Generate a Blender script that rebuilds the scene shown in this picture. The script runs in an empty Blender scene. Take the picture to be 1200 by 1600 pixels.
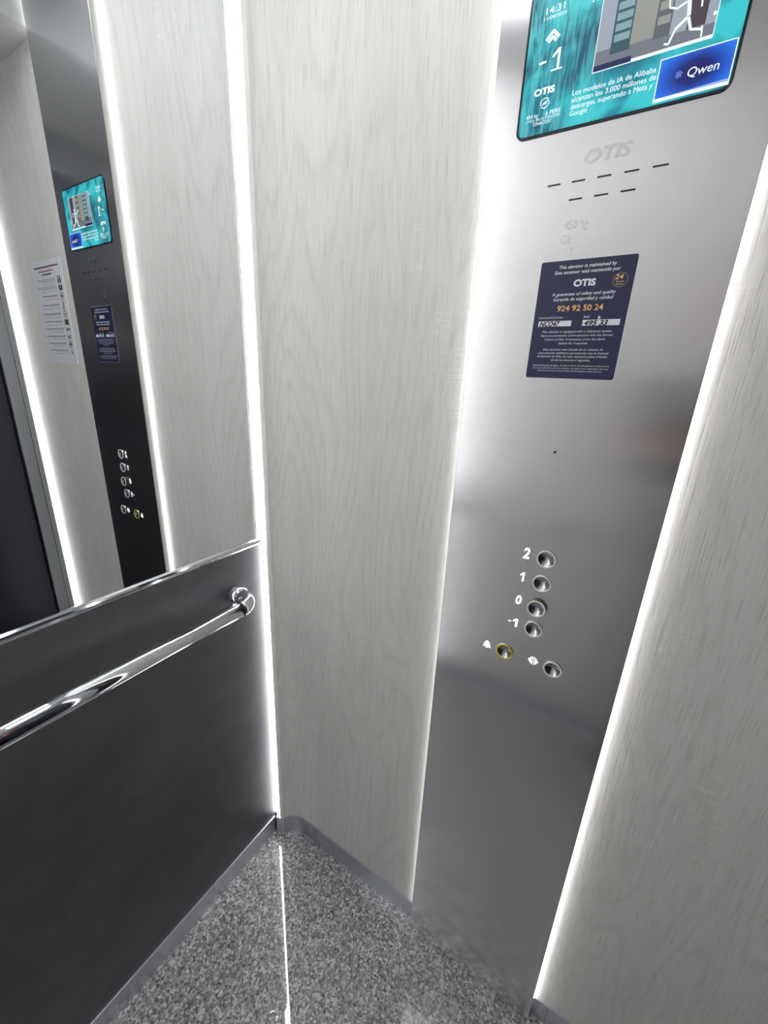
import bpy, bmesh, math, random
from mathutils import Vector, Matrix
random.seed(4)
SC = bpy.context.scene
COL = SC.collection
PI = math.pi

# ---------------------------------------------------------------- cabin sizes (metres)
W = 1.2713      # rear (mirror) side x=0 to door side x=W
D = 1.0         # right side y=0 to left side y=-D
H = 2.30        # ceiling
HL = 2.15       # lowered ceiling strip beside the doors
HB = 0.0624     # skirting
EDGE = 0.0345   # where the mirror stops short of the corner light
PA, PB, PD = 0.4689, 0.7693, 0.0218   # control panel x range and depth

# ---------------------------------------------------------------- camera
cam = bpy.data.cameras.new('camera')
cam.sensor_fit = 'VERTICAL'; cam.sensor_height = 24.0; cam.sensor_width = 18.0
cam.lens = 24.0 * 634.284 / 1600.0
cam.clip_start = 0.01; cam.clip_end = 50
co = bpy.data.objects.new('camera', cam); COL.objects.link(co)
co.location = (0.71828, -0.65555, 1.35786)
co.rotation_euler = (math.radians(71.82236), math.radians(-2.50298), math.radians(32.16871))
SC.camera = co

# ---------------------------------------------------------------- world, exposure
w = bpy.data.worlds.new('world'); SC.world = w; w.use_nodes = True
w.node_tree.nodes['Background'].inputs[0].default_value = (0.8, 0.85, 0.9, 1)
w.node_tree.nodes['Background'].inputs[1].default_value = 0.3
SC.view_settings.view_transform = 'Standard'; SC.view_settings.look = 'None'
SC.view_settings.exposure = 0.98; SC.view_settings.gamma = 1.0
SC.view_settings.use_curve_mapping = False
CEIL_LIGHT = 3.6      # ceiling panel emission
CORNER_LIGHT = 12.0    # corner strips
SLOT_LIGHT = 5.0      # strips beside the control panel
SCREEN = 0.56

# ---------------------------------------------------------------- materials
def srgb(r, g, b):
    f = lambda c: c/12.92 if c <= 0.04045 else ((c+0.055)/1.055)**2.4
    return (f(r/255), f(g/255), f(b/255), 1)

def mat(name, col=(0.5,0.5,0.5,1), rough=0.5, metal=0.0, emit=None, es=0, spec=0.5, coat=0):
    m = bpy.data.materials.new(name); m.use_nodes = True
    b = m.node_tree.nodes['Principled BSDF']
    b.inputs['Base Color'].default_value = col
    b.inputs['Roughness'].default_value = rough
    b.inputs['Metallic'].default_value = metal
    b.inputs['Specular IOR Level'].default_value = spec
    b.inputs['Coat Weight'].default_value = coat
    if emit:
        b.inputs['Emission Color'].default_value = emit
        b.inputs['Emission Strength'].default_value = es
    return m

class NB:
    def __init__(s, m): s.t = m.node_tree; s.n = s.t.nodes; s.l = s.t.links; s.b = s.n['Principled BSDF']
    def new(s, typ, **kw):
        n = s.n.new(typ)
        for k, v in kw.items():
            if k.startswith('i_'):
                key = k[2:]
                n.inputs[int(key) if key.isdigit() else key].default_value = v
            else: setattr(n, k, v)
        return n
    def link(s, a, b): s.l.new(a, b)
    def ramp(s, stops, fac):
        r = s.n.new('ShaderNodeValToRGB'); e = r.color_ramp.elements
        while len(e) < len(stops): e.new(0.5)
        for x, (p, c) in zip(e, stops): x.position = p; x.color = c
        s.link(fac, r.inputs[0]); return r
    def mix(s, fac, a, b, mode='MIX'):
        n = s.n.new('ShaderNodeMix'); n.data_type = 'RGBA'; n.blend_type = mode
        for i, v in ((0, fac), (6, a), (7, b)):
            if hasattr(v, 'is_linked') or hasattr(v, 'links'): s.link(v, n.inputs[i])
            else: n.inputs[i].default_value = v
        return n.outputs[2]
    def math(s, op, a, b=0.0, c=0.0):
        n = s.n.new('ShaderNodeMath'); n.operation = op
        for i, v in enumerate((a, b, c)):
            if hasattr(v, 'links'): s.link(v, n.inputs[i])
            else: n.inputs[i].default_value = v
        return n.outputs[0]

def wood_mat(name, seed):
    m = mat(name, rough=0.48, spec=0.35); N = NB(m)
    geo = N.new('ShaderNodeNewGeometry')
    sep = N.new('ShaderNodeSeparateXYZ'); N.link(geo.outputs['Position'], sep.inputs[0])
    # across the board: x+y (walls are axis aligned) ; along: z
    ac = N.math('ADD', sep.outputs[0], sep.outputs[1]); ac = N.math('ADD', ac, seed)
    cmb = N.new('ShaderNodeCombineXYZ'); N.link(ac, cmb.inputs[0]); N.link(sep.outputs[2], cmb.inputs[2])
    def scaled(sx, sz, off=0):
        v = N.new('ShaderNodeVectorMath', operation='MULTIPLY'); N.link(cmb.outputs[0], v.inputs[0])
        v.inputs[1].default_value = (sx, 1, sz)
        a = N.new('ShaderNodeVectorMath', operation='ADD'); N.link(v.outputs[0], a.inputs[0]); a.inputs[1].default_value = (off, off*1.7, off)
        return a.outputs[0]
    def noise(vec, scale, detail=3, rough=0.5, dist=0.0):
        n = N.new('ShaderNodeTexNoise'); N.link(vec, n.inputs['Vector'])
        n.inputs['Scale'].default_value = scale; n.inputs['Detail'].default_value = detail
        n.inputs['Roughness'].default_value = rough; n.inputs['Distortion'].default_value = dist
        return n.outputs['Fac']
    broad = noise(scaled(9, 0.9), 1.0, 3, 0.5)                 # broad vertical bands
    field = noise(scaled(4.5, 0.75, 7), 1.0, 2, 0.45)          # cathedral field
    rings = N.math('MULTIPLY', field, 26.0)
    rings = N.math('ADD', rings, N.math('MULTIPLY', noise(scaled(60, 6, 2), 1.0, 2), 0.5))
    rings = N.math('FRACT', rings)
    rings = N.ramp([(0.0, (0,0,0,1)), (0.25, (0.85,0.85,0.85,1)), (0.8, (1,1,1,1)), (1.0, (0,0,0,1))], rings).outputs[0]
    pores = noise(scaled(430, 16, 3), 1.0, 3, 0.6, 0.25)       # fine dark pores along the grain
    poresr = N.ramp([(0.30, (0,0,0,1)), (0.47, (1,1,1,1))], pores).outputs[0]
    fine = noise(scaled(170, 5, 5), 1.0, 3, 0.6)
    saw = noise(scaled(26, 330, 11), 1.0, 1, 0.5)              # pale cross saw marks
    sawm = noise(scaled(16, 3.0, 19), 1.0, 2, 0.5)
    sawm = N.ramp([(0.60, (0,0,0,1)), (0.68, (1,1,1,1))], sawm).outputs[0]
    sawr = N.ramp([(0.56, (0,0,0,1)), (0.64, (1,1,1,1))], saw).outputs[0]
    light = srgb(227, 226, 224); mid = srgb(217, 216, 213); dark = srgb(198, 196, 192)
    c = N.mix(N.ramp([(0.35, (0,0,0,1)), (0.65, (1,1,1,1))], broad).outputs[0], mid, light)
    c = N.mix(N.math('MULTIPLY', N.math('SUBTRACT', 1.0, rings), 0.34), c, dark)
    c = N.mix(N.math('MULTIPLY', N.math('SUBTRACT', 1.0, poresr), 0.42), c, srgb(166, 162, 156))
    c = N.mix(N.math('MULTIPLY', N.ramp([(0.35, (0,0,0,1)), (0.7, (1,1,1,1))], fine).outputs[0], 0.25), c, srgb(236, 234, 231))
    c = N.mix(N.math('MULTIPLY', N.math('MULTIPLY', sawr, sawm), 0.5), c, srgb(242, 241, 238))
    N.link(c, N.b.inputs['Base Color'])
    h = N.math('ADD', N.math('MULTIPLY', poresr, 0.6), N.math('MULTIPLY', rings, 0.25))
    h = N.math('ADD', h, N.math('MULTIPLY', fine, 0.6))
    bp = N.new('ShaderNodeBump'); bp.inputs['Strength'].default_value = 0.55; bp.inputs['Distance'].default_value = 0.0006
    N.link(h, bp.inputs['Height']); N.link(bp.outputs[0], N.b.inputs['Normal'])
    return m

def brushed(name, col, rough, aniso, tangent, grain=0.0, axis=2, cloud=0.0):
    """brushed steel: 'tangent' is the world direction across which highlights smear"""
    m = mat(name, col, rough, 1.0); N = NB(m)
    N.b.inputs['Anisotropic'].default_value = aniso
    t = N.new('ShaderNodeCombineXYZ'); 
    for i in range(3): t.inputs[i].default_value = tangent[i]
    N.link(t.outputs[0], N.b.inputs['Tangent'])
    geo = N.new('ShaderNodeNewGeometry')
    v = N.new('ShaderNodeVectorMath', operation='MULTIPLY'); N.link(geo.outputs['Position'], v.inputs[0])
    s = [900.0, 900.0, 900.0]; s[axis] = 14.0
    v.inputs[1].default_value = s
    n = N.new('ShaderNodeTexNoise'); N.link(v.outputs[0], n.inputs['Vector']); n.inputs['Scale'].default_value = 1; n.inputs['Detail'].default_value = 2
    n2 = N.new('ShaderNodeTexNoise'); N.link(geo.outputs['Position'], n2.inputs['Vector']); n2.inputs['Scale'].default_value = 5; n2.inputs['Detail'].default_value = 4
    k = N.math('MULTIPLY', N.math('SUBTRACT', n.outputs['Fac'], 0.5), grain)
    k2 = N.math('MULTIPLY', N.math('SUBTRACT', n2.outputs['Fac'], 0.5), cloud)
    N.link(N.math('ADD', N.math('ADD', k, k2), rough), N.b.inputs['Roughness'])
    return m

WOOD = wood_mat('pale_oak_laminate', 3.1)
WOOD2 = wood_mat('pale_oak_laminate_left', 8.4)
STEEL_PANEL = brushed('brushed_steel_panel', srgb(222, 222, 226), 0.21, 0.88, (1,0,0), 0.0, 2, 0.02)
STEEL_REAR = brushed('brushed_steel_rear', srgb(132, 131, 136), 0.62, 0.93, (0,1,0), 0.0, 2, 0.10)
N = NB(STEEL_REAR)   # wiping marks and smudges on the lower panel
g_ = N.new('ShaderNodeNewGeometry'); n_ = N.new('ShaderNodeTexNoise'); N.link(g_.outputs['Position'], n_.inputs['Vector'])
n_.inputs['Scale'].default_value = 7; n_.inputs['Detail'].default_value = 6; n_.inputs['Distortion'].default_value = 1.2; n_.inputs['Roughness'].default_value = 0.6
N.link(N.ramp([(0.25, srgb(135, 134, 139)), (0.5, srgb(141, 140, 145)), (0.75, srgb(148, 147, 151))], n_.outputs['Fac']).outputs[0], N.b.inputs['Base Color'])
STEEL_SKIRT = brushed('brushed_steel_skirting', srgb(204, 207, 216), 0.28, 0.0, (0,0,1), 0.04, 2, 0.10)
STEEL_DOOR = brushed('dark_steel_door', srgb(64, 64, 71), 0.30, 0.6, (0,1,0), 0.05, 2, 0.05)
CHROME = mat('polished_chrome', srgb(225, 228, 232), 0.07, 1.0)
CHROME_DULL = mat('satin_chrome', srgb(200, 202, 206), 0.16, 1.0)
MIRROR = mat('mirror_glass', srgb(240, 243, 243), 0.0, 1.0)
DARK = mat('black_gap', srgb(22, 22, 24), 0.6)
CEILM = mat('grey_ceiling_paint', srgb(178, 178, 178), 0.6)
LIGHT_CORNER = mat('corner_diffuser', (0.9,0.9,0.9,1), 0.5, emit=(1.0,0.985,0.97,1), es=CORNER_LIGHT)
LIGHT_DOOR = mat('door_corner_diffuser', (0.9,0.9,0.9,1), 0.5, emit=(1.0,0.985,0.97,1), es=4.0)
LIGHT_SLOT = mat('slot_diffuser', (0.9,0.9,0.9,1), 0.5, emit=(1.0,0.99,0.98,1), es=SLOT_LIGHT)
LIGHT_CEIL = mat('ceiling_diffuser', (0.9,0.9,0.9,1), 0.5, emit=(0.98,0.99,1.0,1), es=CEIL_LIGHT)

def granite_mat():
    m = mat('polished_grey_granite', rough=0.35, spec=0.5, coat=1.0); N = NB(m)
    N.b.inputs['Coat IOR'].default_value = 1.6
    N.b.inputs['Coat Roughness'].default_value = 0.02
    geo = N.new('ShaderNodeNewGeometry')
    def vor(scale, off):
        a = N.new('ShaderNodeVectorMath', operation='ADD'); N.link(geo.outputs['Position'], a.inputs[0]); a.inputs[1].default_value = (off, off, off)
        n = N.new('ShaderNodeTexVoronoi'); N.link(a.outputs[0], n.inputs['Vector']); n.inputs['Scale'].default_value = scale
        return n
    v1 = vor(210, 0); v2 = vor(360, 3)
    s1 = N.new('ShaderNodeSeparateColor'); N.link(v1.outputs['Color'], s1.inputs[0])
    s2 = N.new('ShaderNodeSeparateColor'); N.link(v2.outputs['Color'], s2.inputs[0])
    c1 = N.ramp([(0.0, srgb(30,30,32)), (0.14, srgb(84,84,86)), (0.4, srgb(138,138,138)), (0.72, srgb(172,172,172)), (0.9, srgb(226,226,226))], s1.outputs[0]).outputs[0]
    c2 = N.ramp([(0.0, srgb(30,30,32)), (0.14, srgb(100,100,100)), (0.6, srgb(158,158,158)), (0.95, srgb(226,226,226))], s2.outputs[1]).outputs[0]
    c = N.mix(0.32, c1, c2)
    n = N.new('ShaderNodeTexNoise'); N.link(geo.outputs['Position'], n.inputs['Vector']); n.inputs['Scale'].default_value = 60
    c = N.mix(N.math('MULTIPLY', n.outputs['Fac'], 0.10), c, srgb(120,120,122))
    N.link(c, N.b.inputs['Base Color'])
    return m
GRANITE = granite_mat()

# ---------------------------------------------------------------- mesh helpers
def link(name, bm, mats, parent=None, smooth=False):
    me = bpy.data.meshes.new(name)
    bmesh.ops.recalc_face_normals(bm, faces=bm.faces)
    bm.to_mesh(me); bm.free()
    if not isinstance(mats, (list, tuple)): mats = [mats]
    for m in mats: me.materials.append(m)
    if smooth:
        for p in me.polygons: p.use_smooth = True
    o = bpy.data.objects.new(name, me); COL.objects.link(o)
    if parent: o.parent = parent
    return o

def struct(o): o['kind'] = 'structure'; return o

def tag(o, label, cat, group=None):
    o['label'] = label; o['category'] = cat
    if group: o['group'] = group
    return o

def empty(name, label, cat, loc=(0,0,0), group=None):
    o = bpy.data.objects.new(name, None); COL.objects.link(o); o.location = loc
    o.empty_display_size = 0.05
    return tag(o, label, cat, group)

def box(bm, x0, x1, y0, y1, z0, z1, mi=0, bev=0.0):
    r = bmesh.ops.create_cube(bm, size=1.0)
    vs = r['verts']
    for v in vs:
        v.co = Vector(((x0+x1)/2 + v.co.x*(x1-x0), (y0+y1)/2 + v.co.y*(y1-y0), (z0+z1)/2 + v.co.z*(z1-z0)))
    fs = set(f for v in vs for f in v.link_faces)
    for f in fs: f.material_index = mi
    if bev > 0:
        es = list(set(e for v in vs for e in v.link_edges))
        rr = bmesh.ops.bevel(bm, geom=es, offset=bev, segments=2, affect='EDGES', profile=0.6)
        for f in rr['faces']: f.material_index = mi
    return fs

def prism_z(bm, pts, z0, z1, mi=0):
    """closed plan polygon extruded in z"""
    lo = [bm.verts.new((x, y, z0)) for x, y in pts]; hi = [bm.verts.new((x, y, z1)) for x, y in pts]
    n = len(pts); fs = [bm.faces.new(lo), bm.faces.new(hi)]
    for i in range(n): fs.append(bm.faces.new((lo[i], lo[(i+1)%n], hi[(i+1)%n], hi[i])))
    for f in fs: f.material_index = mi
    return fs

def prism_y(bm, pts, y0, y1, mi=0):
    """closed elevation polygon (x,z) extruded in y"""
    lo = [bm.verts.new((x, y0, z)) for x, z in pts]; hi = [bm.verts.new((x, y1, z)) for x, z in pts]
    n = len(pts); fs = [bm.faces.new(lo), bm.faces.new(hi)]
    for i in range(n): fs.append(bm.faces.new((lo[i], lo[(i+1)%n], hi[(i+1)%n], hi[i])))
    for f in fs: f.material_index = mi
    return fs

def rrect(x0, x1, z0, z1, r, seg=6):
    out = []
    for cx, cz, a0 in ((x1-r, z0+r, -PI/2), (x1-r, z1-r, 0), (x0+r, z1-r, PI/2), (x0+r, z0+r, PI)):
        for i in range(seg+1):
            a = a0 + PI/2*i/seg; out.append((cx+r*math.cos(a), cz+r*math.sin(a)))
    return out

def tube(bm, pts, r, seg=24, cap=True, mi=0):
    """round tube along points; r is a number or a list"""
    pts = [Vector(p) for p in pts]; rs = r if isinstance(r, (list, tuple)) else [r]*len(pts)
    t0 = (pts[1]-pts[0]).normalized(); up = Vector((0,0,1)) if abs(t0.z) < 0.9 else Vector((1,0,0))
    nrm = t0.cross(up).normalized(); rings = []; prev = t0
    for i, p in enumerate(pts):
        t = (pts[min(i+1, len(pts)-1)] - pts[max(i-1, 0)]).normalized()
        q = prev.rotation_difference(t); nrm = (q @ nrm).normalized(); prev = t
        bn = t.cross(nrm)
        rings.append([bm.verts.new(p + (nrm*math.cos(2*PI*k/seg) + bn*math.sin(2*PI*k/seg))*rs[i]) for k in range(seg)])
    for a, b in zip(rings, rings[1:]):
        for k in range(seg):
            f = bm.faces.new((a[k], a[(k+1)%seg], b[(k+1)%seg], b[k])); f.material_index = mi
    if cap:
        for rg in (rings[0], rings[-1]): f = bm.faces.new(rg); f.material_index = mi

def lathe_y(bm, cx, cz, ybase, prof, seg=40, mi=0, cap=True):
    """profile of (radius, height above the plate towards the viewer = -y)"""
    rings = []
    for r, h in prof:
        if r < 1e-6: rings.append([bm.verts.new((cx, ybase-h, cz))])
        else: rings.append([bm.verts.new((cx+r*math.cos(2*PI*k/seg), ybase-h, cz+r*math.sin(2*PI*k/seg))) for k in range(seg)])
    for a, b in zip(rings, rings[1:]):
        for k in range(seg):
            A = a[k % len(a)]; A2 = a[(k+1) % len(a)]; B = b[k % len(b)]; B2 = b[(k+1) % len(b)]
            vs = [A, A2, B2, B]; u = []
            for v in vs:
                if v not in u: u.append(v)
            if len(u) > 2: f = bm.faces.new(u); f.material_index = mi

def text_into(bm, body, x0, x1, zb, cap, y, bold=0.0, shear=0.0, extr=0.0, mi=0, maxw=None, ref='H'):
    """write text on a plane facing -y, fitted to x0..x1, baseline zb, capital height cap"""
    def raw(s):
        cu = bpy.data.curves.new('t', 'FONT'); cu.body = s; cu.size = 1; cu.offset = bold; cu.resolution_u = 3
        cu.shear = shear
        ob = bpy.data.objects.new('t', cu); COL.objects.link(ob)
        dg = bpy.context.evaluated_depsgraph_get(); dg.update()
        me = bpy.data.meshes.new_from_object(ob.evaluated_get(dg))
        bpy.data.objects.remove(ob); bpy.data.curves.remove(cu)
        return me
    m1 = raw(ref); H1 = max(v.co.y for v in m1.vertices); bpy.data.meshes.remove(m1)
    if body in ('1', '-1'):
        u = x1-x0
        if body == '-1':
            prism_y(bm, [(x0, zb+cap*0.42), (x0+u*0.34, zb+cap*0.46), (x0+u*0.36, zb+cap*0.60), (x0+u*0.02, zb+cap*0.56)], y-max(extr,0.0001), y, mi)
            x0 = x0+u*0.46; u = x1-x0
        th = 0.22 if bold <= 0 else 0.42
        sh = shear*cap*0.8
        P = [(0.48, 0), (0.48+th, 0), (0.48+th, 1), (0.48, 1), (0.02, 0.74), (0.02, 0.60 if bold <= 0 else 0.52), (0.48, 0.80 if bold <= 0 else 0.70)]
        prism_y(bm, [(x0+px*u+sh*(pz-0.5)*0.5, zb+pz*cap) for px, pz in P], y-max(extr,0.0001), y, mi)
        if bold <= 0: prism_y(bm, [(x0, zb), (x1, zb), (x1, zb+cap*0.075), (x0, zb+cap*0.075)], y-0.0001, y, mi)
        return
    me = raw(body)
    if bold:
        bb = bold; bold = 0.0; m0 = raw(body); w0 = max(v.co.x for v in m0.vertices)-min(v.co.x for v in m0.vertices)
        w1 = max(v.co.x for v in me.vertices)-min(v.co.x for v in me.vertices)
        h0 = max(v.co.y for v in m0.vertices); h1 = max(v.co.y for v in me.vertices)
        if w1 > w0+bb*4+0.02 or h1 > h0+bb*2+0.02: bpy.data.meshes.remove(me); me = m0
        else: bpy.data.meshes.remove(m0)
    xs = [v.co.x for v in me.vertices]
    if not xs: return
    a, b = min(xs), max(xs); sx = (x1-x0)/(b-a); sz = cap/H1
    vs = [bm.verts.new((x0+(v.co.x-a)*sx, y, zb+v.co.y*sz)) for v in me.vertices]
    for p in me.polygons:
        try: f = bm.faces.new([vs[i] for i in p.vertices]); f.material_index = mi
        except ValueError: pass
    if extr:
        fs = [f for f in bm.faces if all(v in set(vs) for v in f.verts)] if False else None
        fset = set(); vset = set(vs)
        for v in vs:
            for f in v.link_faces: fset.add(f)
        r = bmesh.ops.extrude_face_region(bm, geom=list(fset))
        for g in r['geom']:
            if isinstance(g, bmesh.types.BMVert): g.co.y -= extr
            if isinstance(g, bmesh.types.BMFace): g.material_index = mi
    bpy.data.meshes.remove(me)

# ================================================================ SETTING
# floor: polished granite, mitred border strips round one centre slab
bm = bmesh.new()
g = 0.0006; B = 0.14
c = (0.0, -D, W, 0.0)
def tile(pts): prism_z(bm, pts, -0.02, 0.0)
tile([(0.0+g, -g*2), (B, -B+g), (W-B, -B+g), (W-g, -g*2)])
tile([(0.0+g, -D+g*2), (B, -D+B-g), (W-B, -D+B-g), (W-g, -D+g*2)])
tile([(0, -g*2-0.0005), (B-g, -B), (B-g, -D+B), (0, -D+g*2)])
tile([(W, -g*2-0.0005), (W-B+g, -B), (W-B+g, -D+B), (W, -D+g*2)])
tile([(B+g*0.3, -B-g*0.3), (W-B-g*0.3, -B-g*0.3), (W-B-g*0.3, -D+B+g*0.3), (B+g*0.3, -D+B+g*0.3)])
box(bm, -0.03, W+0.08, -D-0.03, 0.03, -0.03, -0.003, 1)
struct(link('floor', bm, [GRANITE, DARK]))

# ceiling and the lowered strip beside the doors
bm = bmesh.new()
box(bm, -0.03, W+0.08, -D-0.03, 0.03, H, H+0.03)
box(bm, 0.778, W+0.08, -D-0.03, 0.03, HL, H+0.001, bev=0.002)
struct(link('ceiling', bm, CEILM))

def corner_arc(cx=0.082, cy=-0.057, r=0.057, a0=90, a1=157, n=12):
    return [(cx + r*math.cos(math.radians(a0+(a1-a0)*i/n)), cy + r*math.sin(math.radians(a0+(a1-a0)*i/n))) for i in range(n+1)]
ARC = corner_arc()
# right wall: pale oak, its end rolled round into the mirror corner
bm = bmesh.new()
inner = [(W+0.02, 0.0)] + ARC + [(0.0212, -0.0372)]
outer = [(0.004, -0.034), (0.004, 0.02), (W+0.02, 0.02)]
prism_z(bm, inner + outer, HB-0.01, H)
o = struct(link('wall_right', bm, WOOD))
# left wall, the same thing seen only in reflections
bm = bmesh.new()
prism_z(bm, [(x, -D-y) for x, y in inner+outer], HB-0.01, H)
struct(link('wall_left', bm, WOOD2))
# rear wall backing with the brushed steel lower panel
bm = bmesh.new()
box(bm, -0.03, -0.006, -D, 0.02, -0.02, H, 0)
box(bm, -0.006, 0.0, -D+EDGE, -EDGE, 0.03, 0.9701, 1, bev=0.0006)
struct(link('wall_rear', bm, [DARK, STEEL_REAR]))
# door side
bm = bmesh.new()
box(bm, W+0.045, W+0.07, -D-0.02, 0.02, -0.02, H, 0)
box(bm, W, W+0.045, -0.075, 0.019, 0.0, H, 1, bev=0.003)
box(bm, W, W+0.045, -D-0.019, -D+0.075, 0.0, H, 1, bev=0.003)
box(bm, W, W+0.045, -D+0.075, -0.075, 2.02, H, 1)
box(bm, W-0.004, W+0.001, -0.0345, -0.0318, 0.0, H, 2)
struct(link('wall_front', bm, [DARK, CHROME_DULL, CHROME]))
d = empty('door_1', 'dark brushed steel sliding elevator doors, seen only in the mirror', 'door', (W+0.02, -D/2, 0))
d['kind'] = 'structure'
for y0, y1 in ((-D+0.0755, -D/2-0.001), (-D/2+0.001, -0.0755)):
    bm = bmesh.new(); box(bm, 0.0, 0.02, y0+D/2, y1+D/2, 0.004, 2.019, bev=0.001)
    link('door_leaf', bm, STEEL_DOOR, d)

# skirtings
def skirting(side):
    s = (lambda x, y: (x, y)) if side > 0 else (lambda x, y: (x, -D-y))
    bm = bmesh.new()
    t = 0.004
    arc = [(x, y) for x, y in corner_arc(r=0.0555, a1=166, n=14)]
    x_in = W-0.0005
    front = [(x_in, -0.004)] + [(0.082+ (x-0.082)*0.97, -0.057+(y+0.057)*0.93) for x, y in ARC] + [(0.0245, -0.040), (0.009, -0.0445)]
    back = [(0.003, -0.035), (0.02, -0.030), (0.04, -0.004), (0.09, 0.004), (x_in, 0.004)]
    prism_z(bm, [s(x, y) for x, y in front + back], 0.0, HB)
    return struct(link('baseboard_right' if side > 0 else 'baseboard_left', bm, STEEL_SKIRT))
skirting(1); skirting(-1)
bm = bmesh.new()
box(bm, -0.004, 0.0035, -D+0.0445, -0.0445, 0.0, HB, bev=0.0008)
struct(link('baseboard_rear', bm, STEEL_SKIRT))

bm = bmesh.new()
for x_ in (0.0865, 0.0925): box(bm, x_-0.0006, x_+0.0006, -0.0048, -0.0030, 0.001, HB-0.001)
struct(link('trim_2', bm, CHROME))
# chrome ledge under the mirror
bm = bmesh.new()
prof = [(-0.004, 0.9701), (0.0010, 0.9701), (0.0040, 0.9715), (0.0056, 0.9745), (0.0062, 0.9785), (0.0052, 0.9825), (0.0016, 0.9854), (-0.004, 0.9854)]
lo = [bm.verts.new((x, -D+EDGE, z)) for x, z in prof]; hi = [bm.verts.new((x, -EDGE, z)) for x, z in prof]
bm.faces.new(lo); bm.faces.new(hi)
for i in range(len(prof)): bm.faces.new((lo[i], lo[(i+1)%len(prof)], hi[(i+1)%len(prof)], hi[i]))
struct(link('trim_1', bm, CHROME))

# ================================================================ THINGS
# mirror
bm = bmesh.new()
fs = box(bm, -0.005, 0.0, -D+EDGE, -EDGE, 0.9856, H-0.002, 0)
bm.normal_update()
for f in bm.faces:
    if abs(f.normal.x) < 0.5: f.material_index = 1
tag(link('wall_mirror', bm, [MIRROR, mat('mirror_edge', srgb(92, 96, 104), 0.3)]), 'large frameless mirror above the dark steel lower panel, reflecting the control panel', 'mirror')

# corner light strips
LB = ['white vertical light strip in the corner between mirror and oak wall',
      'white vertical light strip in the far mirror corner behind the viewer',
      'white vertical light strip seen in the mirror between oak wall and door column',
      'white vertical light strip beside the door column on the unseen side']
for i, s in enumerate((1, -1)):
    bm = bmesh.new(); yy = lambda y: y if s > 0 else -D-y
    pts = [(0.0030, yy(-0.0348)), (0.0208, yy(-0.0366)), (0.0208, yy(-0.030)), (0.0030, yy(-0.030))]
    prism_z(bm, pts, HB+0.001, H-0.001)
    tag(link('light_strip', bm, LIGHT_CORNER), LB[i], 'light strip', 'vertical light strips')
for i, s in enumerate((1, -1)):
    bm = bmesh.new()
    y0, y1 = (-0.0160, -0.0008) if s > 0 else (-D+0.0008, -D+0.0160)
    box(bm, W-0.003, W-0.0002, y0, y1, HB+0.001, HL-0.001)
    tag(link('light_strip', bm, LIGHT_DOOR), LB[2+i], 'light strip', 'vertical light strips')
for i, sgn in enumerate((-1, 1)):
    bm = bmesh.new()
    if sgn < 0: pts = [(PA-0.0070, -0.0003), (PA-0.0003, -0.0060), (PA-0.0003, -0.0003)]
    else: pts = [(PB+0.0072, -0.0003), (PB+0.0003, -0.0085), (PB+0.0003, -0.0003)]
    prism_z(bm, pts, HB+0.001, H-0.001)
    tag(link('light_strip', bm, LIGHT_SLOT), ['white light strip behind the left edge of the steel control panel, bright in the mirror',
        'white light strip glowing along the right edge of the steel control panel'][i], 'light strip', 'vertical light strips')

# ceiling light, real lamp of the cabin above the frame
cl = empty('ceiling_light', 'square flush light panel in the grey ceiling above the frame', 'ceiling light', (0.42, -0.5, H-0.012))
bm = bmesh.new(); box(bm, -0.24, 0.24, -0.24, 0.24, 0.0, 0.008); link('diffuser', bm, LIGHT_CEIL, cl)
bm = bmesh.new()
for a, b, c_, d_ in ((-0.26,0.26,-0.26,-0.24), (-0.26,0.26,0.24,0.26), (-0.26,-0.24,-0.24,0.24), (0.24,0.26,-0.24,0.24)): box(bm, a, b, c_, d_, -0.004, 0.0115)
link('light_frame', bm, CHROME_DULL, cl)

# ---------------------------------------------------------------- handrails
def rail_path(s):
    X = 0.060; Z = 0.868; yw = -0.1215; Rb = 0.034
    pts = [(0.010, yw, Z+0.002), (X-Rb, yw, Z+0.001)]
    for i in range(1, 11):
        a = PI/2*i/10
        pts.append((X-Rb+Rb*math.sin(a), yw-Rb+Rb*math.cos(a), Z))
    return pts
def handrail_rear():
    r = 0.0176; Z = 0.868
    h = empty('handrail', 'round polished chrome handrail on the dark steel panel under the mirror', 'handrail', (0.0, -D/2, Z))
    def fix(bm, name, m, sm=True):
        bmesh.ops.translate(bm, verts=bm.verts, vec=(0, D/2, -Z)); o = link(name, bm, m, h, sm); return o
    for s in (1, -1):
        mir = (lambda p: p) if s > 0 else (lambda p: (p[0], -D-p[1], p[2]))
        bm = bmesh.new(); tube(bm, [mir(p) for p in rail_path(1)], r, 32); fix(bm, 'elbow', CHROME)
        bm = bmesh.new()
        p0 = [mir(p) for p in ((0.0005, -0.1215, 0.870), (0.004, -0.1215, 0.870), (0.006, -0.1215, 0.870), (0.020, -0.1215, 0.870), (0.0215, -0.1215, 0.870))]
        tube(bm, p0, [0.0215, 0.0215, 0.0208, 0.0200, 0.0180], 32); foot = fix(bm, 'wall_mount', CHROME)
        bm = bmesh.new()
        c0 = mir((0.014, -0.1430, 0.866)); c1 = mir((0.014, -0.1380, 0.867))
        tube(bm, [c0, c1], 0.0030, 12)
        o = fix(bm, 'set_screw', DARK)
        o.parent = foot; o['label'] = 'dark set screw hole'
        bm = bmesh.new()
        tube(bm, [mir((0.060, -0.1555-0.0004, Z)), mir((0.060, -0.1555-0.0016, Z))], r+0.0004, 32); fix(bm, 'joint_ring', DARK)
    bm = bmesh.new(); tube(bm, [(0.060, -0.157, Z), (0.060, -D+0.157, Z)], r, 40); fix(bm, 'rail', CHROME)
handrail_rear()
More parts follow.
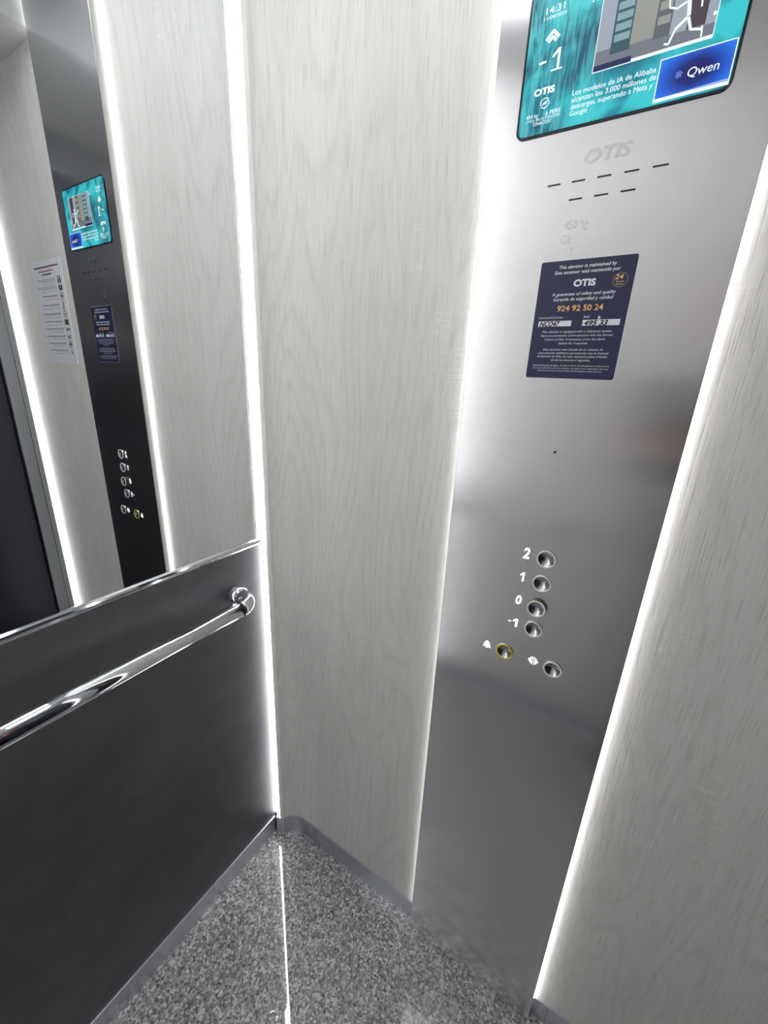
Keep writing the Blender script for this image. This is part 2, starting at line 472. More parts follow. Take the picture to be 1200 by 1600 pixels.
# handrail on the opposite side wall (its band shows in the control panel's steel)
h2 = empty('handrail', 'chrome handrail on the side wall behind the viewer, reflected faintly in the control panel', 'handrail', (0.3, -D, 0.868))
bm = bmesh.new(); tube(bm, [(-0.20, 0.055, 0), (0.28, 0.055, 0)], 0.0157, 24); link('rail', bm, CHROME, h2, True)
for x in (-0.17, 0.25):
    bm = bmesh.new(); tube(bm, [(x, 0.0005, 0), (x, 0.055, 0)], 0.012, 16); link('wall_mount', bm, CHROME, h2, True)

# ---------------------------------------------------------------- control panel
FY = -PD
cp = empty('elevator_control_panel', 'tall brushed steel elevator panel with call buttons, screen and speaker slots on oak wall', 'control panel', (0, 0, 0))
bm = bmesh.new()
box(bm, PA, PB, FY, -0.0005, 0.0005, H-0.001, 0, bev=0.0009)
bm.normal_update()
for f in bm.faces:
    if abs(f.normal.x) > 0.3 or abs(f.normal.z) > 0.3: f.material_index = 1
face = link('faceplate', bm, [STEEL_PANEL, brushed('steel_return', srgb(190, 188, 186), 0.42, 0.0, (0,1,0), 0.05, 2)], cp)
CX = 0.6340
cut = bmesh.new()
for bx_, bz_ in ((CX, 1.1000), (CX, 1.0575), (CX-0.0009, 1.0135), (CX, 0.9727), (0.5938, 0.9115), (0.6742, 0.9110)):
    prism_y(cut, [(bx_+0.0139*math.cos(k*PI/20), bz_+0.0139*math.sin(k*PI/20)) for k in range(40)], FY-0.005, FY+0.010)
bmesh.ops.recalc_face_normals(cut, faces=cut.faces)
cme = bpy.data.meshes.new('c'); cut.to_mesh(cme); cut.free(); cob = bpy.data.objects.new('c', cme); COL.objects.link(cob)
bo_ = face.modifiers.new('b', 'BOOLEAN'); bo_.operation = 'DIFFERENCE'; bo_.object = cob; bo_.solver = 'EXACT'
dg = bpy.context.evaluated_depsgraph_get(); dg.update()
nm = bpy.data.meshes.new_from_object(face.evaluated_get(dg)); face.modifiers.remove(bo_); face.data = nm
nm.name = 'faceplate'; bpy.data.objects.remove(cob); bpy.data.meshes.remove(cme)
# speaker slots
for row, xs in ((1.6004, (0.5626, 0.5912, 0.6200, 0.6486, 0.6772)), (1.5814, (0.5912, 0.6200, 0.6486))):
    for x in xs:
        bm = bmesh.new(); prism_y(bm, rrect(x-0.0078, x+0.0078, row-0.00085, row+0.00085, 0.0008, 3), FY-0.0004, FY+0.002)
        link('speaker_slot', bm, DARK, cp)
# small hole above the buttons
bm = bmesh.new(); lathe_y(bm, 0.6190, 1.2672, FY, [(0.0036, 0.0001), (0.0034, 0.0007), (0.0020, 0.0008), (0.0019, 0.0003)], 20)
hole = link('screw_rim', bm, CHROME, cp, False)
bm = bmesh.new(); lathe_y(bm, 0.6196, 1.2672, FY, [(0.0021, 0.0006), (0.0, 0.0006)], 16); link('screw_hole', bm, DARK, hole)
# etched lettering
ETCH = brushed('etched_steel', srgb(206, 208, 212), 0.30, 0.6, (1,0,0))
bm = bmesh.new()
text_into(bm, 'OTIS', 0.594, 0.6445, 1.6170, 0.0140, FY-0.0003, bold=0.03, shear=0.15)
link('etched_name', bm, ETCH, cp)
ETCH2 = brushed('etched_steel_faint', srgb(208, 210, 214), 0.30, 0.6, (1,0,0))
bm = bmesh.new()
text_into(bm, '450 kg', 0.5832, 0.611, 1.5494, 0.0095, FY-0.0003)
text_into(bm, 'CE', 0.5815, 0.5935, 1.5338, 0.0090, FY-0.0003)
text_into(bm, '7', 0.5942, 0.5985, 1.5187, 0.0085, FY-0.0003)
link('etched_rating', bm, ETCH2, cp)

def symbol(name, bm):
    bm.normal_update()
    bmesh.ops.recalc_face_normals(bm, faces=bm.faces)
    for f in bm.faces:
        if abs(f.normal.y) < 0.7: f.material_index = 1
    return link(name, bm, [WHITE_RAISED, SYMBOL_SHADE], cp)
# buttons
def turned(name, col, rough):
    m = mat(name, col, rough, 1.0); N = NB(m)
    tc = N.new('ShaderNodeTexCoord'); v = N.new('ShaderNodeVectorMath', operation='MULTIPLY'); N.link(tc.outputs['Object'], v.inputs[0]); v.inputs[1].default_value = (1,0,1)
    n = N.new('ShaderNodeVectorMath', operation='NORMALIZE'); N.link(v.outputs[0], n.inputs[0])
    N.link(n.outputs[0], N.b.inputs['Tangent']); N.b.inputs['Anisotropic'].default_value = 0.9
    return m
TURNED = turned('turned_steel', srgb(205, 203, 205), 0.2)
RING = mat('white_ring', srgb(236, 236, 236), 0.25)
RING_Y = mat('yellow_ring', srgb(222, 208, 60), 0.3)
GREEN = mat('green_button_side', srgb(70, 92, 58), 0.35, 0.3)
WHITE_RAISED = mat('white_lit_symbol', srgb(250, 250, 250), 0.35, emit=(1,1,1,1), es=0.45)
SYMBOL_SHADE = mat('symbol_shade_paint', srgb(70, 70, 74), 0.5)  # symbol sides painted dark to stand in for a shadow edge
BRAILLE = mat('braille_steel', srgb(150, 150, 152), 0.4, 0.8)
proto = None
def button(x, z, h, ring, label):
    b = bpy.data.objects.new('button', None); COL.objects.link(b); b.parent = cp; b.location = (x, FY, z); b.empty_display_size = 0.01
    b['label'] = label
    R = 0.0148
    bm = bmesh.new(); lathe_y(bm, 0, 0, 0, [(R, -0.0002), (R, h-0.0008)], 44); 
    link('button_side', bm, GREEN if h > 0.004 else CHROME_DULL, b, True)
    bm = bmesh.new(); lathe_y(bm, 0, 0, 0, [(R, h-0.0008), (R-0.0006, h), (R-0.0022, h), (R-0.0028, h-0.0010)], 44); link('button_ring', bm, ring, b, True)
    bm = bmesh.new()
    lathe_y(bm, 0, 0, 0, [(R-0.0028, h-0.0010), (R*0.55, h-0.0040), (R*0.25, h-0.0058), (0.0, h-0.0068)], 44)
    link('button_face', bm, TURNED, b, True)
    return b
CX = 0.6340
button(CX, 1.1000, 0.0024, RING, 'round steel call button for floor 2, top of the column')
button(CX, 1.0575, 0.0024, RING, 'round steel call button for floor 1')
button(CX-0.0009, 1.0135, 0.0070, RING, 'round steel call button for floor 0, standing proud with a green side')
button(CX, 0.9727, 0.0024, RING, 'round steel call button for floor -1')
button(0.5938, 0.9115, 0.0024, RING_Y, 'round steel alarm button with a yellow ring')
button(0.6742, 0.9110, 0.0024, RING, 'round steel door-open button, lowest on the right')
for s, x0, x1, zb, cap in (('2', 0.5982, 0.6086, 1.0938, 0.0185), ('1', 0.5992, 0.6068, 1.0525, 0.0165), ('0', 0.5982, 0.6080, 1.0105, 0.0160), ('-1', 0.5914, 0.6086, 0.9665, 0.0160)):
    bm = bmesh.new(); text_into(bm, s, x0, x1, zb, cap, FY-0.0001, bold=0.035, shear=0.12, extr=0.0009)
    o = symbol('floor_numeral', bm); o['label'] = 'white raised numeral %s' % s
    bm = bmesh.new(); 
    for k in range(4 if s != '1' else 2):
        lathe_y(bm, x0+0.001+(k//2)*0.0055, zb-0.0060-(k%2)*0.0022, FY, [(0.0007, 0.0), (0.0005, 0.0004), (0.0, 0.0005)], 8)
    link('braille_dots', bm, BRAILLE, cp, True)
# bell symbol
def spts(pts, cx, cz, s): return [(cx+x*s, cz+z*s) for x, z in pts]
bell = [(-1,-0.72), (-0.72,-0.35), (-0.66,0.25), (-0.42,0.68), (-0.14,0.84), (-0.12,1.0), (0.12,1.0), (0.14,0.84), (0.42,0.68), (0.66,0.25), (0.72,-0.35), (1,-0.72), (0.24,-0.72), (0.2,-0.98), (-0.2,-0.98), (-0.24,-0.72)]
bm = bmesh.new(); prism_y(bm, spts(bell, 0.5623, 0.9138, 0.0081), FY-0.0010, FY)
o = symbol('bell_symbol', bm)
bm = bmesh.new()
prism_y(bm, spts([(-1.05,0), (-0.36,0.92), (-0.36,-0.92)], 0.6424, 0.9146, 0.0084), FY-0.0010, FY)
prism_y(bm, spts([(1.05,0), (0.36,0.92), (0.36,-0.92)], 0.6424, 0.9146, 0.0084), FY-0.0010, FY)
for s in (-1, 1): prism_y(bm, spts([(s*0.17-0.10,-0.95), (s*0.17+0.08,-0.95), (s*0.17+0.08,0.95), (s*0.17-0.10,0.95)], 0.6424, 0.9146, 0.0084), FY-0.0010, FY)
symbol('door_open_symbol', bm)

# ---------------------------------------------------------------- display
SX, SZ = 0.5062, 1.6554; SW, SH = 0.2200, 0.1432
def em(name, col, s=SCREEN):
    m = mat(name, (0.01,0.01,0.01,1), 0.25, emit=col, es=s, spec=0.25); return m
disp = bpy.data.objects.new('display', None); COL.objects.link(disp); disp.parent = cp; disp.location = (SX, FY, SZ); disp.empty_display_size = 0.02
def mm(v): return v/1000.0
bm = bmesh.new(); prism_y(bm, rrect(0, SW, 0, SH, 0.0095, 8), -0.0018, 0.001); link('bezel', bm, mat('black_glass_bezel', srgb(14, 30, 38), 0.15), disp)
tm = em('teal_screen', srgb(50, 170, 180)); N = NB(tm)
tc = N.new('ShaderNodeTexCoord'); sp = N.new('ShaderNodeSeparateXYZ'); N.link(tc.outputs['Object'], sp.inputs[0])
def nz(sx, sz, dist, det=3):
    v = N.new('ShaderNodeVectorMath', operation='MULTIPLY'); N.link(tc.outputs['Object'], v.inputs[0]); v.inputs[1].default_value = (sx, 0, sz)
    n = N.new('ShaderNodeTexNoise'); N.link(v.outputs[0], n.inputs['Vector']); n.inputs['Scale'].default_value = 1; n.inputs['Detail'].default_value = det; n.inputs['Distortion'].default_value = dist
    return n.outputs['Fac']
big = nz(22, 22, 0.6); fr = nz(260, 26, 0.8, 4)
c = N.ramp([(0.36, srgb(20, 88, 112)), (0.50, srgb(32, 138, 156)), (0.64, srgb(54, 192, 200))], big).outputs[0]
left = N.ramp([(0.0, (1,1,1,1)), (0.40, (0.6,0.6,0.6,1)), (0.55, (0,0,0,1))], N.math('DIVIDE', sp.outputs[0], 0.2)).outputs[0]
frr = N.ramp([(0.46, (0,0,0,1)), (0.60, (1,1,1,1))], fr).outputs[0]
c = N.mix(N.math('MULTIPLY', left, N.math('MULTIPLY', frr, 0.45)), c, srgb(110, 214, 214))
frd = N.ramp([(0.34, (1,1,1,1)), (0.46, (0,0,0,1))], fr).outputs[0]
top = N.ramp([(0.35, (0,0,0,1)), (0.75, (1,1,1,1))], N.math('DIVIDE', sp.outputs[2], 0.143)).outputs[0]
c = N.mix(N.math('MULTIPLY', N.math('MULTIPLY', left, frd), N.math('MULTIPLY', top, 0.85)), c, srgb(14, 66, 84))
N.link(c, N.b.inputs['Emission Color'])
bm = bmesh.new(); prism_y(bm, rrect(0.0026, SW-0.0026, 0.0024, SH-0.0026, 0.0072, 8), -0.0020, -0.0010); link('screen', bm, tm, disp)
# news picture: street scene with a white runner
pal = [em('screen_white', srgb(235, 250, 250)), em('pillar_grey', srgb(150, 160, 172)), em('window_dark', srgb(52, 84, 96)), em('window_bar', srgb(128, 158, 164)),
       em('street_beige', srgb(142, 146, 138)), em('street_floor', srgb(112, 116, 128)), em('navy_strip', srgb(28, 40, 84)), em('shop_dark', srgb(92, 96, 104)), em('dark_panel', srgb(70, 62, 70))]  # last tone is a tall dark panel behind the runner
bm = bmesh.new(); Y0 = -0.0021
def q(x0, x1, z0, z1, mi, k=0): prism_y(bm, [(mm(x0), mm(z0)), (mm(x1), mm(z0)), (mm(x1), mm(z1)), (mm(x0), mm(z1))], Y0-k*0.00006-0.00004, Y0+0.0005, mi)
q(81.2, 193.6, 47.6, 121.2, 0); q(82, 192.8, 48.4, 120.5, 5, 1)
q(82, 97, 66, 120.5, 1, 2); q(97, 116, 60, 120.5, 2, 2); q(116, 138, 63.5, 120.5, 4, 2); q(138, 153, 61, 120.5, 7, 2); q(153, 168, 61, 120.5, 1, 2); q(168, 184, 61, 120.5, 8, 2); q(184, 192.8, 60, 120.5, 1, 2)
for z in (70, 79, 88, 97, 106, 115): q(99, 114.5, z, z+6.4, 3, 3)
for z in (72, 84, 96, 108): q(140, 151.5, z, z+7, 4, 3)
q(82, 120, 48.4, 53.6, 6, 3); q(120.4, 192.8, 47.6, 50.4, 0, 3)
def limb(x0, z0, x1, z1, w):
    w *= 0.62; dx, dz = x1-x0, z1-z0; L = math.hypot(dx, dz); nx, nz_ = -dz/L*w/2, dx/L*w/2
    prism_y(bm, [(mm(x0+nx), mm(z0+nz_)), (mm(x0-nx), mm(z0-nz_)), (mm(x1-nx), mm(z1-nz_)), (mm(x1+nx), mm(z1+nz_))], Y0-0.0006, Y0-0.0001, 0)
for a in ((166,85,168,72,5.5), (167,71,158,64,4), (158,64,154,53,3), (154,53,150,54.5,2.4), (168,71,172,60,4), (172,60,182,57.5,3), (182,60,183,51,2.4), (164,84,156,81,2.6), (156,81,149,84,2.2), (148,90,149,83.5,2.2), (168,85,177,84,2.6), (177,84,178,76,2.4)): limb(*a)
prism_y(bm, [(mm(166+2.6*math.cos(k*PI/6)), mm(90.5+3.2*math.sin(k*PI/6))) for k in range(12)], Y0-0.0006, Y0-0.0001, 0)
prism_y(bm, [(mm(191+1.6*math.cos(k*PI/6)), mm(67+1.6*math.sin(k*PI/6))) for k in range(12)], Y0-0.0006, Y0-0.0001, 0)
link('news_picture', bm, pal, disp)
# blue logo card
bm_ = em('blue_card', srgb(30, 80, 200)); N = NB(bm_); tc = N.new('ShaderNodeTexCoord')
mp = N.new('ShaderNodeMapping'); N.link(tc.outputs['Object'], mp.inputs[0]); mp.inputs['Location'].default_value = (-0.184*26, 0, -0.0235*40); mp.inputs['Scale'].default_value = (26, 0, 40)
gr = N.new('ShaderNodeTexGradient'); gr.gradient_type = 'SPHERICAL'; N.link(mp.outputs[0], gr.inputs[0])
c = N.ramp([(0.0, srgb(36, 120, 226)), (0.3, srgb(28, 84, 196)), (0.62, srgb(20, 34, 110)), (1.0, srgb(20, 26, 92))], gr.outputs['Fac']).outputs[0]
N.link(c, N.b.inputs['Emission Color'])
bm = bmesh.new()
q(150.2, 216.6, 2.9+1.5, 41.6, 0, 1); 
prism_y(bm, [(mm(151.2), mm(7.4)), (mm(215.6), mm(7.4)), (mm(215.6), mm(40.6)), (mm(151.2), mm(40.6))], Y0-0.00016, Y0, 1)
prism_y(bm, [(mm(151.2), mm(7.4)), (mm(215.6), mm(7.4)), (mm(215.6), mm(9.8)), (mm(185), mm(8.6))], Y0-0.00022, Y0, 2)
card = link('logo_card', bm, [pal[0], bm_, em('card_glow', srgb(150, 176, 224))], disp)
bm = bmesh.new(); YT = Y0-0.0004
text_into(bm, 'Qwen', mm(178), mm(205), mm(19.6), mm(7.6), YT, bold=0.012, shear=0.1)
LETTERS = em('screen_letters', srgb(236, 252, 252), 0.62)
link('card_text', bm, LETTERS, disp); bm = bmesh.new()
text_into(bm, 'Los modelos de IA de Alibaba', mm(63), mm(147.5), mm(32.0), mm(4.9), YT)
text_into(bm, 'alcanzan los 3.000 millones de', mm(63), mm(149), mm(25.2), mm(4.9), YT)
text_into(bm, 'descargas, superando a Meta y', mm(63), mm(147), mm(18.6), mm(4.9), YT)
text_into(bm, 'Google', mm(63), mm(82.5), mm(12.2), mm(4.9), YT)
link('news_text', bm, LETTERS, disp); bm = bmesh.new()
text_into(bm, '14:31', mm(19.4), mm(40.2), mm(117.2), mm(6.0), YT, bold=0.006)
text_into(bm, '11/08/2026', mm(18.2), mm(43.2), mm(112.0), mm(3.2), YT)
link('clock_text', bm, LETTERS, disp); bm = bmesh.new()
text_into(bm, 'a los', mm(70.0), mm(79.5), mm(112.6), mm(3.9), YT)
link('headline_text', bm, LETTERS, disp); bm = bmesh.new()
prism_y(bm, [(mm(18.6), mm(71.4)), (mm(26.8), mm(72.0)), (mm(26.8), mm(74.2)), (mm(18.6), mm(73.6))], YT-0.0001, YT, 0)
text_into(bm, '1', mm(33.5), mm(46.3), mm(62.0), mm(20.6), YT)
link('floor_number_text', bm, LETTERS, disp); bm = bmesh.new()
text_into(bm, 'OTIS', mm(17.0), mm(41.2), mm(41.6), mm(6.6), YT, bold=0.045)
text_into(bm, '450 kg', mm(10.8), mm(25.0), mm(20.2), mm(3.7), YT)
text_into(bm, '6 PERS', mm(34.3), mm(51.4), mm(19.6), mm(4.2), YT)
text_into(bm, '17F2 BU1720230', mm(11.0), mm(51.0), mm(16.2), mm(2.4), YT)
text_into(bm, 'T2NACO37', mm(19.8), mm(42.2), mm(11.6), mm(3.4), YT)
link('rating_text', bm, LETTERS, disp); bm = bmesh.new()
# double chevron
for k, s in ((0, 1.0), (1, 0.62)):
    cx, cz = 31.0, 101.6-k*5.4
    for sg in (-1, 1):
        a = (cx-sg*0.3, cz); b = (cx+sg*7.4*s, cz-7.6*s)
        dx, dz = b[0]-a[0], b[1]-a[1]; L = math.hypot(dx, dz); nx, nz_ = -dz/L*1.5, dx/L*1.5
        prism_y(bm, [(mm(a[0]+nx), mm(a[1]+nz_-1)), (mm(a[0]-nx), mm(a[1]-nz_-1)), (mm(b[0]-nx), mm(b[1]-nz_-1)), (mm(b[0]+nx), mm(b[1]+nz_-1))], YT-0.0001, YT, 0)
link('arrow_symbol', bm, LETTERS, disp); bm = bmesh.new()
# round emblem with a zigzag
def arc_strip(cx, cz, r, w, a0, a1, n=14):
    for i in range(n):
        A = math.radians(a0+(a1-a0)*i/n); Bb = math.radians(a0+(a1-a0)*(i+1)/n)
        prism_y(bm, [(mm(cx+(r-w)*math.cos(A)), mm(cz+(r-w)*math.sin(A))), (mm(cx+r*math.cos(A)), mm(cz+r*math.sin(A))), (mm(cx+r*math.cos(Bb)), mm(cz+r*math.sin(Bb))), (mm(cx+(r-w)*math.cos(Bb)), mm(cz+(r-w)*math.sin(Bb)))], YT-0.0001, YT, 0)
arc_strip(31.6, 32.4, 5.3, 0.8, 50, 200); arc_strip(31.6, 32.4, 5.3, 0.8, 230, 380)
prism_y(bm, [(mm(26.5), mm(28.4)), (mm(31.6), mm(34.6)), (mm(32.0), mm(32.8)), (mm(36.8), mm(36.8)), (mm(32.4), mm(30.4)), (mm(31.6), mm(32.2))], YT-0.0001, YT, 0)
link('round_emblem', bm, LETTERS, disp)
bm = bmesh.new()
for k in range(3):
    a = k*PI/3 + 0.3; dx, dz = math.cos(a)*3.4, math.sin(a)*3.4; nx, nz_ = -math.sin(a)*0.9, math.cos(a)*0.9
    prism_y(bm, [(mm(170-dx+nx), mm(24-dz+nz_)), (mm(170-dx-nx), mm(24-dz-nz_)), (mm(170+dx-nx), mm(24+dz-nz_)), (mm(170+dx+nx), mm(24+dz+nz_))], YT-0.0001-k*0.00002, YT, 0)
link('star_emblem', bm, em('emblem_violet', srgb(96, 110, 190)), disp)

# ---------------------------------------------------------------- maintenance sticker
TX, TZ = 0.5618, 1.5141; TW, TH = 0.1125, 0.1450
st = empty('maintenance_sticker', 'dark navy maintenance sticker with white print and gold phone number on the steel panel', 'sticker', (TX, FY, TZ))
bm = bmesh.new(); prism_y(bm, rrect(0, TW, -TH, 0, 0.0030, 5), -0.0003, -0.00005)
NAVY = mat('navy_print', srgb(38, 42, 78), 0.45); N = NB(NAVY)
link('sticker_sheet', bm, NAVY, st)
bm = bmesh.new(); prism_y(bm, rrect(-0.0006, TW+0.0006, -TH-0.0006, 0.0006, 0.0034, 5), -0.0001, -0.00002)
link('sticker_border', bm, mat('clear_border', srgb(222, 224, 230), 0.4), st)
PW = mat('white_print', srgb(236, 238, 245), 0.5); GOLD = mat('gold_print', srgb(240, 196, 120), 0.45)
YS = -0.0005
def T(bm, s, x0, x1, zb, cap, **k): text_into(bm, s, mm(x0), mm(x1), -mm(zb), mm(cap), YS, **k)
bm = bmesh.new()
T(bm, 'This elevator is maintained by', 23, 90.5, 9.6, 3.9, bold=0.012, shear=0.12)
T(bm, 'Este ascensor está mantenido por', 18.7, 95.8, 15.8, 3.9, bold=0.012, shear=0.12)
T(bm, 'OTIS', 43.8, 70.2, 31.0, 7.8, bold=0.045)
T(bm, 'A guarantee of safety and quality', 19.2, 95.5, 41.5, 3.8, bold=0.008, shear=0.12)
T(bm, 'Garantía de seguridad y calidad', 21.7, 93.5, 47.5, 3.8, bold=0.008, shear=0.12)
T(bm, 'Contract/Contrato', 6.6, 37.9, 68.8, 2.6, shear=0.1)
T(bm, 'RAE', 63.3, 70.4, 69.1, 2.6, shear=0.1)
for s, x0, x1, z in (('This elevator is equipped with a telephone system', 13.8, 99.5, 86.5), ('that is in permanent communication with the Service', 12.5, 101.7, 91.3),
                     ('Centre of Otis. If necessary, press the alarm', 18.8, 93.4, 96.2), ('button for 4 seconds.', 37.8, 74.1, 101.1),
                     ('Este ascensor está dotado de un sistema de', 18.6, 93.7, 109.0), ('comunicación telefónica permanente con la Central', 11.8, 100.7, 113.5),
                     ('de Servicio de Otis. En caso necesario pulse el botón', 12.0, 100.4, 117.8), ('de alarma durante 4 segundos.', 30.9, 80.9, 122.4)):
    T(bm, s, x0, x1, z, 2.5, shear=0.15)
T(bm, 'Aviso de Protección de Datos:', 7.3, 42.5, 129.3, 1.7, bold=0.02, shear=0.1)
T(bm, 'Si pulsa el botón de emergencia, la información', 44, 105, 129.0, 1.7, shear=0.1)
T(bm, 'que la comunicación puede ser grabada y sus datos serán registrados. Para más', 7.8, 104.5, 132.6, 1.7, shear=0.1)
T(bm, 'información consulte nuestra Política de Privacidad en www.otis.com', 14.8, 97.0, 136.0, 1.7, shear=0.1)
prism_y(bm, [(mm(6.9), -mm(78.6)), (mm(49.2), -mm(78.6)), (mm(49.2), -mm(71.8)), (mm(6.9), -mm(71.8))], YS, YS+0.0003)
prism_y(bm, [(mm(62.9), -mm(78.6)), (mm(106.6), -mm(78.6)), (mm(106.6), -mm(71.5)), (mm(62.9), -mm(71.5))], YS, YS+0.0003)
prism_y(bm, [(mm(81.5), -mm(71.2)), (mm(84.0), -mm(69.2)), (mm(82.5), -mm(68.6)), (mm(81.8), -mm(66.4)), (mm(80.6), -mm(68.4)), (mm(80.2), -mm(70.6))], YS, YS+0.0003)
link('printed_text', bm, PW, st)
bm = bmesh.new(); T(bm, '924 92 50 24', 28.6, 84.2, 60.1, 6.8, bold=0.014)
o = link('gold_print', bm, GOLD, st); o['label'] = 'gold phone number'
bm = bmesh.new()
cx, cz = 97.5, 27.0
def ring_s(r, wd):
    for i in range(28):
        A = 2*PI*i/28; Bb = 2*PI*(i+1)/28
        prism_y(bm, [(mm(cx+(r-wd)*math.cos(A)), -mm(cz+(r-wd)*math.sin(A))), (mm(cx+r*math.cos(A)), -mm(cz+r*math.sin(A))), (mm(cx+r*math.cos(Bb)), -mm(cz+r*math.sin(Bb))), (mm(cx+(r-wd)*math.cos(Bb)), -mm(cz+(r-wd)*math.sin(Bb)))], YS, YS+0.0003)
T(bm, '24', 91.4, 100.4, 26.2, 5.6, bold=0.02, shear=0.15)
T(bm, 'hours', 93.0, 102.0, 29.6, 1.9, bold=0.01, shear=0.15); T(bm, 'horas', 93.6, 101.6, 32.6, 1.9, bold=0.01, shear=0.15)
o = link('hours_mark', bm, GOLD, st); o['label'] = 'gold 24 hours mark'
bm = bmesh.new(); ring_s(8.2, 0.5); link('hours_ring', bm, mat('ring_print', srgb(150, 146, 140), 0.5), st)
INK = mat('black_ink', srgb(24, 24, 34), 0.5); YS = -0.0007
bm = bmesh.new(); T(bm, 'NCO47', 9, 35, 78.3, 6.2, bold=0.03, shear=0.25)
link('handwriting', bm, INK, st)
bm = bmesh.new(); T(bm, '495 33', 65, 93, 78.3, 6.2, bold=0.03, shear=0.25)
link('handwriting', bm, INK, st)

# ---------------------------------------------------------------- notice poster (in the mirror)
QX0, QX1, QZ0, QZ1 = 0.8606, 1.0722, 1.3603, 1.6639
po = empty('notice_sheet', 'white paper notice of rules with small pictograms on the oak wall, visible in the mirror', 'notice', (QX0, 0, QZ0))
bm = bmesh.new(); box(bm, 0, QX1-QX0, -0.0010, -0.0002, 0, QZ1-QZ0); link('paper', bm, mat('white_paper', srgb(228, 230, 236), 0.6), po)
PK = [mat('print_black', srgb(50, 48, 56), 0.6), mat('print_grey', srgb(168, 168, 174), 0.6), mat('print_red', srgb(170, 60, 70), 0.6), mat('print_orange', srgb(204, 150, 110), 0.6), mat('print_green', srgb(60, 96, 66), 0.6)]
PWd, PHt = QX1-QX0, QZ1-QZ0
def pr(bm, u0, u1, v0, v1, mi): prism_y(bm, [(u0*PWd, v0*PHt), (u1*PWd, v0*PHt), (u1*PWd, v1*PHt), (u0*PWd, v1*PHt)], -0.0013, -0.0008, mi)
bm = bmesh.new()
def words(u0, u1, v, hgt, mi, gap=0.012):
    u = u0
    while u < u1-0.02:
        L = random.uniform(0.03, 0.09); pr(bm, u, min(u+L, u1), v, v+hgt, mi); u += L+gap
words(0.10, 0.90, 0.930, 0.013, 0, 0.006); words(0.28, 0.74, 0.893, 0.011, 2); words(0.34, 0.66, 0.862, 0.012, 0, 0.006)
rows = [0.79, 0.72, 0.645, 0.56, 0.475, 0.40, 0.33, 0.255, 0.185, 0.115]
for k, v in enumerate(rows):
    words(0.26, random.uniform(0.80, 0.92), v+0.018, 0.006, 0 if k > 1 else 1); words(0.26, random.uniform(0.5, 0.9), v+0.006, 0.006, 1); words(0.26, random.uniform(0.6, 0.85), v-0.016, 0.005, 1)
    if k < 2: words(0.26, 0.9, v+0.030, 0.006, 1)
link('printed_lines', bm, PK, po)
def ringp(bm, u, v, r, w_, mi):
    cx, cz = u*PWd, v*PHt
    for i in range(20):
        A = 2*PI*i/20; Bb = 2*PI*(i+1)/20
        prism_y(bm, [(cx+(r-w_)*math.cos(A), cz+(r-w_)*math.sin(A)), (cx+r*math.cos(A), cz+r*math.sin(A)), (cx+r*math.cos(Bb), cz+r*math.sin(Bb)), (cx+(r-w_)*math.cos(Bb), cz+(r-w_)*math.sin(Bb))], -0.0013, -0.0008, mi)
def disc(bm, u, v, rx, rz, mi): prism_y(bm, [(u*PWd+rx*math.cos(a*PI/8), v*PHt+rz*math.sin(a*PI/8)) for a in range(16)], -0.0014, -0.0008, mi)
for k, v in enumerate(rows):
    bm = bmesh.new(); u = 0.13; vz = v+0.008
    if k == 0:
        for du in (-0.03, 0.03): disc(bm, u+du, vz-0.004, 0.004, 0.008, 0); disc(bm, u+du, vz+0.03, 0.003, 0.003, 0)
    elif k == 1:
        for du in (-0.035, 0.03): disc(bm, u+du, vz+0.006, 0.005, 0.008, 0)
        disc(bm, u, vz-0.016, 0.007, 0.003, 0)
    elif k in (2, 4, 8):
        ringp(bm, u, vz, 0.0105, 0.0018, 0); disc(bm, u, vz, 0.005, 0.004, 0 if k != 4 else 1); pr(bm, u-0.032, u+0.032, vz-0.003, vz+0.003, 2 if k != 8 else 0)
    elif k == 3: disc(bm, u, vz+0.012, 0.006, 0.008, 3); disc(bm, u+0.01, vz-0.022, 0.007, 0.007, 1)
    elif k == 5: pr(bm, u-0.06, u+0.06, vz-0.026, vz+0.026, 4)
    elif k == 6: disc(bm, u-0.04, vz, 0.006, 0.003, 0); disc(bm, u+0.03, vz, 0.004, 0.006, 0)
    elif k == 7:
        for du in (-0.05, 0.0, 0.05): disc(bm, u+du, vz, 0.0035, 0.006, 1 if du else 0)
    else: ringp(bm, u, vz, 0.0085, 0.001, 1); disc(bm, u, vz-0.01, 0.003, 0.005, 0)
    link('pictogram', bm, PK, po)

# ================================================================ the photographer (seen only as a dark blur in the panel's steel)
def skin_obj(name, chains, m, parent, lv=2):
    """chains: lists of (point, radius) sharing identical points; grown into one smooth surface"""
    verts, rad, edges, idx = [], [], [], {}
    for ch in chains:
        prev = None
        for p, r in ch:
            k = tuple(round(c, 4) for c in p)
            if k not in idx: idx[k] = len(verts); verts.append(Vector(p)); rad.append(r)
            i = idx[k]
            if prev is not None and prev != i: edges.append((prev, i))
            prev = i
    me = bpy.data.meshes.new(name); me.from_pydata(verts, edges, []); me.materials.append(m)
    o = bpy.data.objects.new(name, me); COL.objects.link(o); o.parent = parent
    sk = o.modifiers.new('skin', 'SKIN'); sk.use_smooth_shade = True
    lay = me.skin_vertices[0] if me.skin_vertices else None
    if lay is None:
        bm = bmesh.new(); bm.from_mesh(me); l = bm.verts.layers.skin.new()
        for v in bm.verts: r = rad[v.index]; v[l].radius = (r, r) if not isinstance(r, tuple) else r
        bm.verts.ensure_lookup_table(); bm.verts[0][l].use_root = True
        bm.to_mesh(me); bm.free()
    else:
        for i, d in enumerate(lay.data): r = rad[i]; d.radius = (r, r) if not isinstance(r, tuple) else r
        lay.data[0].use_root = True
    sb = o.modifiers.new('sub', 'SUBSURF'); sb.levels = lv; sb.render_levels = lv
    return o
